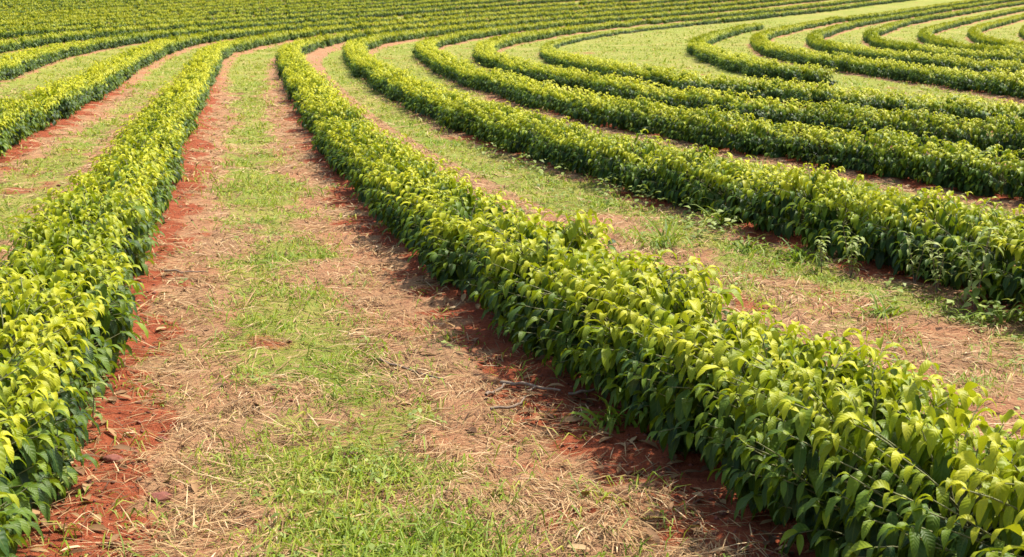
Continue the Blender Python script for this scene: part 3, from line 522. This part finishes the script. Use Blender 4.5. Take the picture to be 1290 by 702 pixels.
# ------------------------------------------------------------------ hedges
LABEL = {
    'A': 'coffee hedge down the left side of the straw-strewn track, bare red soil beneath',
    'B': 'biggest coffee hedge, from the lower right corner up beside the straw-strewn track',
    'C': 'coffee hedge directly behind the big lower right hedge, tall green weeds along its foot',
    'D': 'second coffee hedge behind the big lower right hedge',
    'E': 'third coffee hedge behind the big lower right hedge, next to the one by the clearing',
    'F': 'hedge along the near edge of the bright green clearing, curling round its left end',
    'G': 'short coffee hedge standing in the bright green clearing with both of its ends in view',
    'H': 'first hooked hedge behind the short one in the clearing, red soil at its bend',
    'I': 'second hooked hedge behind the short one in the clearing',
    'J': 'third hooked hedge behind the short one in the clearing',
    'K': 'fourth hooked hedge behind the short one in the clearing',
    'L': 'fifth hooked hedge behind the short one in the clearing, near the right edge',
    'R0': 'last hooked hedge at the right edge, only its bend in view',
    'Z': 'first coffee hedge left of the one beside the straw-strewn track, on red soil',
    'Y': 'second coffee hedge left of the one beside the straw-strewn track',
    'X': 'third coffee hedge left of the straw-strewn track, lowest on the far slope',
    'W': 'second hedge row from the bottom of the far slope at left',
}
ORD = ['third', 'fourth', 'fifth', 'sixth', 'seventh', 'eighth', 'ninth', 'tenth', 'eleventh', 'twelfth', 'thirteenth', 'fourteenth', 'fifteenth', 'sixteenth', 'seventeenth']
for k in LINES:
    if k.startswith('T'):
        LABEL[k] = 'thin far hedge row, %s up from the bottom of the far slope at left' % ORD[int(k[1:])]


def group_of(k):
    if k in 'ABCDE' : return 'large hedges curving round the foreground'
    if k in 'ZYX': return 'hedges left of the track'
    if k == 'W' or k.startswith('T'): return 'hedge rows on the far slope'
    return 'hooked hedges round the green clearing'


def copy_bush(lib, i, loc, rz, sc, root):
    fol, yng, stem, _ = lib[i]
    o = bpy.data.objects.new('coffee_bush', fol); COL.objects.link(o)
    o.parent = root
    o.location = loc; o.rotation_euler = (0, 0, rz); o.scale = sc
    if yng is not None:
        for nm, me in (('young_leaves', yng), ('stem', stem)):
            c = bpy.data.objects.new(nm, me); COL.objects.link(c); c.parent = o
    return o


def merge_bushes(items, origin):
    px = np.array([i[1][0] for i in items]); py = np.array([i[1][1] for i in items])
    flush = (fbm(px, py, 14., 131, 3) - .5) * .34; qi = 0
    """items: (raw arrays, loc, rz, sc) -> one vertex set, relative to origin."""
    V, F, A, R_ = [], [], [], []; b = 0
    for (v, f, at, uv), loc, rz, sc in items:
        c, s = math.cos(rz), math.sin(rz)
        w = v * np.array(sc)
        w = np.stack([w[:, 0] * c - w[:, 1] * s, w[:, 0] * s + w[:, 1] * c, w[:, 2]], 1) + (np.array(loc) - origin)
        V.append(w); F.append(f + b); b += len(v)
        A.append(np.clip(at['age_tone'] + random.uniform(-.06, .06) + flush[qi] * (at['age_tone'] > .3), 0, 1)); R_.append(at['rnd']); qi += 1
    return np.vstack(V), np.vstack(F), {'age_tone': np.concatenate(A), 'rnd': np.concatenate(R_)}


for k, q in LINES.items():
    d = np.r_[0, np.cumsum(np.hypot(*np.diff(q, axis=0).T))]
    n = int(d[-1] / LEN)
    s = (np.arange(n) + .5) * LEN + rng.normal(0, .03, n)
    bx = np.interp(s, d, q[:, 0]); by = np.interp(s, d, q[:, 1])
    tx = np.interp(s, d, TANG[k][:, 0]); ty = np.interp(s, d, TANG[k][:, 1])
    ph = hash(k) % 1000 if False else sum(map(ord, k)) * 37
    wav = vnoise(s, s * 0 + ph, 2.6, 61) * .20 + vnoise(s, s * 0 + ph, .9, 63) * .24
    hs = .80 + wav + rng.normal(0, .045, n); ws = .86 + vnoise(s, s * 0 + ph, 1.1, 67) * .28 + rng.normal(0, .02, n)
    jy = (vnoise(s, s * 0 + ph, 1.1, 71) - .5) * .22
    if k == 'F':
        low = sstep(50, 62, by) * (1 - sstep(95, 120, by)); hs = hs * (1 - .42 * low); ws = ws * (1 - .25 * low)
    bx = bx - ty * jy; by = by + tx * jy
    bz = ground_z(bx, by) - .02
    dist = np.hypot(bx, by)
    rz = np.arctan2(ty, tx) + rng.choice([0, math.pi], n) + rng.normal(0, .12, n)
    rr = np.hypot(bx, by); fr = sstep(9, 22, rr); hs = hs - (wav - .22) * .45 * fr; fr2 = sstep(55, 110, rr); hs = hs * (1 - (.20 if k in 'DEF' else .16) * fr - .10 * fr2); ws = ws * (1 - .13 * fr - .08 * fr2)
    if k == 'B':
        nb_ = 1 - sstep(8, 13, rr); hs = hs * (1 - nb_) + nb_ * ((1.04 + .15 * (1 - sstep(5.5, 9, rr))) + (wav - .22) * .85); ws = ws * (1 - nb_) + nb_ * (1.08 + (ws - 1) * .9)
    gap = rng.random(n) < .008 + .03 * fr2; weak = (rng.random(n) < .03) & (rr > 14) & (rr < 60) & (k in 'ABZY'); hs = np.where(weak, hs * .78, hs); ws = np.where(weak, ws * .86, ws)
    keep = ~gap | (dist < 14)
    lod = np.where(dist < 12.5, 0, np.where(dist < 27, 1, np.where(dist < 66, 2, 3)))
    near = [i for i in np.argsort(dist) if keep[i] and lod[i] < 3]
    # those outside the picture are of no use as parts
    u = bx / np.maximum(by, .1)
    near = [i for i in near if by[i] > 0 and abs(u[i]) < .36 + 1.5 / by[i]]
    parts = set(near[:100])
    rest = [i for i in range(n) if keep[i] and i not in parts]
    i0 = near[0] if near else int(np.argmin(dist))
    origin = np.array([bx[i0], by[i0], bz[i0]])

    def scl(i): return (1.0 + rng.normal(0, .04), ws[i], hs[i])
    items = []
    for i in rest:
        if lod[i] == 3: raw = RAW3[rng.integers(len(RAW3))]
        else: raw = BUSH[2][rng.integers(len(BUSH[2]))][3]
        items.append((raw, (bx[i], by[i], bz[i]), rz[i], scl(i)))
    if parts:
        root = bpy.data.objects.new('coffee_hedge', None); link(root); root.location = origin
        for i in sorted(parts):
            lib = BUSH[lod[i]]
            copy_bush(lib, int(rng.integers(len(lib))), Vector((bx[i], by[i], bz[i])) - Vector(origin), rz[i], scl(i), root)
        if items:
            V, F, at = merge_bushes(items, origin)
            o = obj('coffee_bushes', mesh_from('coffee_bushes', V, F, M_far, at), root); o['kind'] = 'stuff'
    else:
        V, F, at = merge_bushes(items, origin)
        root = obj('coffee_hedge', mesh_from('coffee_hedge', V, F, M_far, at)); root.location = origin
    tag(root, LABEL[k], 'hedge', group_of(k))

# ------------------------------------------------------------------ grass, straw, ground cover
def polar(n, r0, r1, rg, power=0.0, half=25.):
    a = np.radians(rg.uniform(-half, half, n))
    r = np.exp(rg.uniform(math.log(r0), math.log(r1), n))
    return r * np.sin(a), r * np.cos(a), r


def scatter_grass():
    rg = np.random.default_rng(21)
    x, y, r = polar(54000, 5.2, 125, rg)
    soil, green, straw, d = masks(x, y)
    cl = fbm(x, y, .5, 77)
    ok = (rg.random(len(x)) < np.clip(green * (.10 + 1.25 * sstep(.42, .68, cl)) + .03, 0, 1)) & (d > .5)
    x, y, r = x[ok], y[ok], r[ok]
    nb = 16
    hgt = rg.uniform(.5, 1.6, len(x)) * (.55 + .9 * fbm(x, y, 1.4, 81))
    gx = np.repeat(x, nb); gy = np.repeat(y, nb); gr = np.repeat(r, nb); gh = np.repeat(hgt, nb)
    n = len(gx)
    spread = .05 + .0035 * gr
    gx = gx + rg.normal(0, 1, n) * spread; gy = gy + rg.normal(0, 1, n) * spread * 1.4
    d, _, _ = lookup(gx, gy)
    z = ground_z(gx, gy, d) - .01
    a = rg.uniform(0, 2 * math.pi, n); lean = rg.uniform(.2, 1.1, n)
    D = np.stack([np.cos(a) * lean, np.sin(a) * lean, np.ones(n)], 1)
    L = gh * rg.uniform(.5, 1.2, n) * .145
    W = np.maximum(.0085, gr * .00085) * rg.uniform(.7, 1.3, n)
    age_tone = np.clip(.15 + .5 * np.repeat(fbm(x, y, 1.1, 83), nb) + rg.normal(0, .12, n) + (rg.random(n) < .12) * .4 + .22 * sstep(10, 35, gr), 0, 1)
    V, F, at, uv = leaves(np.stack([gx, gy, z], 1), D, L, W, rg.uniform(.3, 1.3, n), age_tone, 2, False, rg, fold=.1)
    o = obj('grass', mesh_from('grass', V, F, M_grass, at)); tag(o, 'fresh green grass growing in patches between the hedges', 'grass', kind='stuff')


def scatter_straw():
    rg = np.random.default_rng(22)
    x, y, r = polar(174000, 5.2, 42, rg)
    soil, green, straw, d = masks(x, y)
    cl = fbm(x, y, .45, 91)
    ok = (rg.random(len(x)) < np.clip(straw * (.25 + 1.2 * sstep(.3, .65, cl)) + .20 * soil + .36 * green, 0, 1)) & (d > .42)
    x, y, r, d = x[ok], y[ok], r[ok], d[ok]
    n = len(x)
    z = ground_z(x, y, d) + rg.uniform(.0, .03, n)
    flow = fbm(x, y, .7, 93) * 9
    a = flow + rg.normal(0, .7, n)
    D = np.stack([np.cos(a), np.sin(a), rg.normal(.06, .16, n)], 1)
    L = rg.uniform(.07, .26, n) * (1 + r * .012)
    W = np.maximum(.0055, r * .0007) * rg.uniform(.6, 1.5, n)
    age_tone = np.clip(rg.normal(.55, .22, n) - .25 * (cl[ok] < .42), 0, 1)
    V, F, at, uv = leaves(np.stack([x, y, z], 1), D, L, W, rg.uniform(.0, .35, n), age_tone, 2, False, rg, fold=.1)
    o = obj('straw', mesh_from('straw', V, F, M_straw, at)); tag(o, 'dry cut straw lying as mulch beside the hedges', 'straw', kind='stuff')


def scatter_cover():
    rg = np.random.default_rng(23)
    x, y, r = polar(2600, 5.2, 40, rg)
    soil, green, straw, d = masks(x, y)
    cl = fbm(x, y, .8, 95)
    ok = (rg.random(len(x)) < sstep(.5, .66, cl) * (.25 + .75 * green)) & (d > .6)
    x, y, r = x[ok], y[ok], r[ok]
    # taller leafy growth along the shaded foot of the second hedge
    x2, y2, r2 = polar(16000, 6.5, 24, rg)
    d2, idx2, side2 = lookup(x2, y2)
    ok2 = (ALLK[idx2] == KEYS.index('C')) & (side2 == -1) & (rg.random(len(x2)) < .32 * np.exp(-((d2 - .72) / .28) ** 2) * sstep(.35, .6, fbm(x2, y2, .7, 97)))
    n_low = len(x); x = np.r_[x, x2[ok2]]; y = np.r_[y, y2[ok2]]; r = np.r_[r, r2[ok2]]
    tall = np.repeat(np.arange(len(x)) >= n_low, 9)
    nb = 9
    gx = np.repeat(x, nb) + rg.normal(0, .06, len(x) * nb); gy = np.repeat(y, nb) + rg.normal(0, .07, len(x) * nb); gr = np.repeat(r, nb)
    n = len(gx); z = ground_z(gx, gy) + rg.uniform(.005, .06, n) * np.where(tall, 3.2, 1)
    a = rg.uniform(0, 6.28, n)
    D = np.stack([np.cos(a), np.sin(a), rg.uniform(.0, .6, n)], 1)
    L = rg.uniform(.022, .05, n) * (1 + gr * .015) * np.where(tall, 1.5, 1); W = L * rg.uniform(.5, .75, n)
    age_tone = np.clip(rg.normal(.5, .2, n), 0, 1)
    V, F, at, uv = leaves(np.stack([gx, gy, z], 1), D, L, W, rg.uniform(.1, .6, n), age_tone, 2, False, rg, fold=.2)
    o = obj('ground_cover', mesh_from('ground_cover', V, F, M_weed, at)); tag(o, 'low broad-leaved ground cover mixed into the grass', 'ground cover', kind='stuff')




def scatter_crumbs():
    rg = np.random.default_rng(24)
    x, y, r = polar(40000, 5.2, 32, rg)
    soil, green, straw, d = masks(x, y)
    ok = rg.random(len(x)) < soil * .55 + .05 * straw
    x, y, r, d = x[ok], y[ok], r[ok], d[ok]
    n = len(x); sz = rg.lognormal(-5.15, .42, n) * (1 + r * .02)
    z = ground_z(x, y, d) + sz * .25
    O = np.array([[1, 0, 0], [-1, 0, 0], [0, 1, 0], [0, -1, 0], [0, 0, 1], [0, 0, -1]], float)
    F0 = np.array([[0, 2, 4], [2, 1, 4], [1, 3, 4], [3, 0, 4], [2, 0, 5], [1, 2, 5], [3, 1, 5], [0, 3, 5]])
    V = O[None] * rg.uniform(.55, 1.25, (n, 6, 1)) + rg.normal(0, .18, (n, 6, 3))
    V = V * sz[:, None, None] * np.array([1.1, 1.1, .75]) + np.stack([x, y, z], 1)[:, None]
    F = (np.arange(n)[:, None, None] * 6 + F0[None]).reshape(-1, 3)
    o = obj('soil_crumbs', mesh_from('soil_crumbs', V.reshape(-1, 3), F, M_clod, smooth=True)); tag(o, 'crumbs of red earth scattered over the bare soil strips', 'soil crumbs', kind='stuff')


def scatter_litter():
    rg = np.random.default_rng(25)
    x, y, r = polar(22000, 5.2, 30, rg)
    d, _, _ = lookup(x, y)
    ok = rg.random(len(x)) < .22 * (1 - sstep(.45, 1.0, d)) + .015
    x, y, r, d = x[ok], y[ok], r[ok], d[ok]
    n = len(x); z = ground_z(x, y, d) + rg.uniform(.004, .025, n)
    a = rg.uniform(0, 6.28, n); D = np.stack([np.cos(a), np.sin(a), rg.normal(.1, .2, n)], 1)
    L = rg.uniform(.06, .14, n)
    V, F, at, uv = leaves(np.stack([x, y, z], 1), D, L, L * rg.uniform(.3, .45, n), rg.uniform(.0, .3, n), np.clip(rg.normal(.3, .22, n), 0, 1), 3, True, rg)
    o = obj('leaf_litter', mesh_from('leaf_litter', V, F, M_straw, at)); tag(o, 'dry brown fallen leaves under the hedges', 'leaf litter', kind='stuff')


scatter_grass(); scatter_straw(); scatter_cover(); scatter_crumbs(); scatter_litter()

# ------------------------------------------------------------------ camera
F_PX, W_PX, H_PX, ROLL = 1800., 1290., 702., .005
pit = math.atan(351 / F_PX)
cr, sr = math.cos(ROLL), math.sin(ROLL)
right = Vector((cr, sr * math.sin(pit), sr * math.cos(pit)))
upv = -Vector((sr, -cr * math.sin(pit), -cr * math.cos(pit)))
fwd = Vector((0, math.cos(pit), -math.sin(pit)))


def pix(px, py, h=0.0):
    """Point of the ground (raised by h) seen at a pixel of the photograph: used to place the loose things."""
    xx, yy = (px - W_PX / 2) / F_PX, (py - H_PX / 2) / F_PX
    ray = right * xx - upv * yy + fwd
    t = 1.0
    while t < 400:
        p = ray * t
        if p.y > 1 and EYE + p.z < float(terrain(p.x, p.y)) + h: break
        t *= 1.004
    return float(p.x), float(p.y)


cam_d = bpy.data.cameras.new('camera'); cam = bpy.data.objects.new('camera', cam_d); link(cam)
cam_d.sensor_width = 36; cam_d.lens = F_PX / W_PX * 36
cam_d.dof.use_dof = True; cam_d.dof.focus_distance = 8.5; cam_d.dof.aperture_fstop = 8.0
cam_d.clip_start = .1; cam_d.clip_end = 4000
Mx = Matrix((right, upv, -fwd)).transposed().to_4x4(); Mx.translation = (0, 0, EYE)
cam.matrix_world = Mx
scene.camera = cam

# ------------------------------------------------------------------ loose things on the ground
def at_ground(px, py):
    x, y = pix(px, py); return x, y, float(ground_z([x], [y])[0])


def stick(px0, py0, px1, py1, rad, label, bend=.04, seed=0, twig=False):
    rg = np.random.default_rng(seed)
    x0, y0, z0 = at_ground(px0, py0); x1, y1, z1 = at_ground(px1, py1)
    a = np.array([x0, y0, z0 + rad + .015]); b = np.array([x1, y1, z1 + rad + .02])
    t = np.linspace(0, 1, 9)[:, None]; p = a + (b - a) * t
    sd = norm(np.cross(b - a, [0, 0, 1.]))
    p = p + sd * (np.sin(t * math.pi) * bend + np.sin(t * 7 + seed) * bend * .25); p[:, 2] += np.abs(rg.normal(0, .008, 9))
    p -= a
    V, F = tubes([p], [(rad, rad * .5)], 6)
    o = obj('dry_stick', mesh_from('dry_stick', V, F, M_stick)); o.location = a
    tag(o, label, 'stick', 'dry sticks on the straw')
    if twig:
        m = p[5]; q = np.array([m, m + sd * .10 + (b - a) * .06, m + sd * .2 + (b - a) * .16 + [0, 0, .03]])
        V, F = tubes([q], [(rad * .6, rad * .25)], 5)
        obj('twig', mesh_from('twig', V, F, M_stick), o)
    return o


stick(478, 458, 562, 488, .010, 'long thin dry stick lying on grass left of the other sticks', .05, 1)
stick(632, 492, 706, 510, .014, 'thickest pale dry stick lying on straw beside the biggest hedge', .02, 2, True)
stick(612, 508, 640, 492, .011, 'short dry stick leaning against the thick end of the pale stick', .01, 3)
stick(716, 511, 776, 506, .009, 'thin dry stick reaching into the shade under the biggest hedge', .02, 4)
stick(620, 532, 664, 516, .010, 'crooked dry stick lying nearest the viewer among the straw', .05, 5)
stick(208, 353, 262, 350, .010, 'pale green cut stalk lying across the red soil of the left hedge', .03, 6)


def weed(px, py, h, kind, label, seed):
    """kind 'blade': a tussock of arching blades; 'leafy': upright stems with leaf pairs."""
    rg = np.random.default_rng(seed)
    x, y, z = at_ground(px, py)
    root = bpy.data.objects.new('weed', None); link(root); root.location = (x, y, z)
    tag(root, label, 'weed', 'weeds standing out from the ground')
    r = math.hypot(x, y)
    if kind == 'blade':
        n = 46
        P = np.stack([rg.normal(0, .09 * h / .4, n), rg.normal(0, .09 * h / .4, n), np.zeros(n) - .02], 1)
        a = rg.uniform(0, 6.28, n); D = np.stack([np.cos(a) * .6, np.sin(a) * .6, np.ones(n)], 1)
        V, F, at, uv = leaves(P, D, h * rg.uniform(.6, 1.2, n), rg.uniform(.016, .03, n), rg.uniform(.3, 1.6, n), np.clip(rg.normal(.3, .15, n), 0, 1), 5, True, rg)
        obj('blades', mesh_from('blades', V, F, M_grass, at), root)
    else:
        st, P, D, L = [], [], [], []
        for k in range(3 if kind == 'leafy' else 1):
            a = rg.uniform(0, 6.28); hh = h * rg.uniform(.7, 1.1)
            p = np.array([[0, 0, -.03], [math.cos(a) * hh * .08, math.sin(a) * hh * .08, hh * .5], [math.cos(a) * hh * .2, math.sin(a) * hh * .2, hh]])
            t = np.linspace(0, 1, 7)[:, None]; pp = p[0] * (1 - t) ** 2 + 2 * p[1] * t * (1 - t) + p[2] * t ** 2
            st.append(pp)
            for f in np.linspace(.3, 1, 8):
                q = pp[0] + (pp[-1] - pp[0]) * f
                th = rg.uniform(0, 6.28)
                for sg in (0, math.pi):
                    P.append(q); D.append([math.cos(th + sg), math.sin(th + sg), .5]); L.append(h * rg.uniform(.16, .30))
        V, F = tubes(st, [(.005, .002)] * len(st), 5)
        obj('stem', mesh_from('stem', V, F, M_stick), root)
        L = np.array(L); n = len(L)
        V, F, at, uv = leaves(np.array(P), np.array(D), L, L * .34, rg.uniform(.4, 1.2, n), np.clip(rg.normal(.62, .2, n), 0, 1), 4, True, rg)
        obj('leaves', mesh_from('leaves', V, F, M_weed, at), root)


weed(838, 312, .50, 'blade', 'tall bright grass tussock standing behind the crest of the biggest hedge', 1)
weed(908, 290, .42, 'blade', 'narrow upright grass tuft at the dark foot of the second hedge', 2)
weed(1072, 352, .45, 'leafy', 'broad leafy weed at the middle of the second hedge foot', 3)
weed(1152, 362, .40, 'leafy', 'small weed with thin pale stems between the other weeds by the second hedge', 4)
weed(1180, 372, .38, 'leafy', 'low leafy weed just left of the tallest weed', 5)
weed(1228, 392, .62, 'leafy', 'tallest weed, upright and pale, at the shaded foot of the second hedge on the right', 6)
weed(1010, 330, .30, 'blade', 'arched thin grass tuft in shade under the second hedge', 7)
weed(960, 300, .34, 'leafy', 'leftmost leafy weed at the foot of the second hedge, above the straw', 11)
weed(1035, 345, .30, 'leafy', 'short leafy weed between the arched grass tuft and the broad leafy weed', 12)
weed(1110, 400, .28, 'blade', 'bright grass clump in the right lane below the broad leafy weed', 13)
weed(1262, 410, .36, 'blade', 'grass clump at the right edge of the photo below the second hedge', 14)
weed(945, 318, .26, 'blade', 'light green grass clump in the right lane under the leftmost leafy weed', 15)
weed(785, 545, .30, 'blade', 'grass tuft in the dark red soil under the biggest hedge', 8)
weed(117, 545, .32, 'seedling', 'thin bare seedling standing in the red soil right of the left hedge', 9)
weed(72, 640, .34, 'seedling', 'small leafy seedling nearest the left hedge in the bottom left corner', 10)


def clod(px, py, s, label, seed):
    x, y, z = at_ground(px, py); rg = np.random.default_rng(seed)
    import bmesh
    bm = bmesh.new(); bmesh.ops.create_icosphere(bm, subdivisions=3, radius=s)
    off = rg.uniform(0, 50)
    for v in bm.verts:
        c = v.co / s
        k = .55 + .95 * float(fbm([c.x * .9 + off + c.z * 1.3], [c.y * .9 + off - c.z * .9], .55, seed, 4)[0])
        v.co = Vector((c.x * 1.3, c.y, c.z * .62)) * s * k
    me = bpy.data.meshes.new('soil_clod'); bm.to_mesh(me); bm.free(); me.materials.append(M_clod)
    for p in me.polygons: p.use_smooth = True
    o = obj('soil_clod', me); o.location = (x, y, z + s * .2); tag(o, label, 'clod', 'lumps of red earth')


clod(201, 632, .042, 'larger red soil clod sunk in the pale straw low in the left half', 1)
clod(142, 588, .036, 'dark soil clod where straw meets the red strip beside the left hedge', 2)
clod(203, 552, .028, 'smallest dark red soil clod lying on the pale straw', 3)

# ------------------------------------------------------------------ light
sun_dir = Vector((.60, .46, 1.25)).normalized()      # towards the sun
elev = math.asin(sun_dir.z); azim = math.atan2(sun_dir.x, sun_dir.y)
sd = bpy.data.lights.new('sun', 'SUN'); sd.energy = 4.35; sd.angle = math.radians(1.5); sd.color = (1, .955, .87)
so = bpy.data.objects.new('sun', sd); link(so); so.rotation_euler = (-sun_dir).to_track_quat('-Z', 'Y').to_euler()
w = bpy.data.worlds.new('World'); scene.world = w; w.use_nodes = True
nt = w.node_tree; nt.nodes.clear()
sky = nt.nodes.new('ShaderNodeTexSky'); sky.sky_type = 'NISHITA'; sky.sun_disc = False
sky.sun_elevation = elev; sky.sun_rotation = azim; sky.dust_density = 3.0; sky.air_density = 1.0
bg = nt.nodes.new('ShaderNodeBackground'); bg.inputs['Strength'].default_value = .15
out = nt.nodes.new('ShaderNodeOutputWorld'); nt.links.new(sky.outputs[0], bg.inputs[0]); nt.links.new(bg.outputs[0], out.inputs[0])
vs = scene.view_settings; vs.view_transform = 'Standard'; vs.look = 'None'; vs.exposure = .55; vs.gamma = 1; vs.use_curve_mapping = False
cy = scene.cycles; cy.max_bounces = 6; cy.diffuse_bounces = 3; cy.glossy_bounces = 2; cy.transmission_bounces = 4; cy.transparent_max_bounces = 4
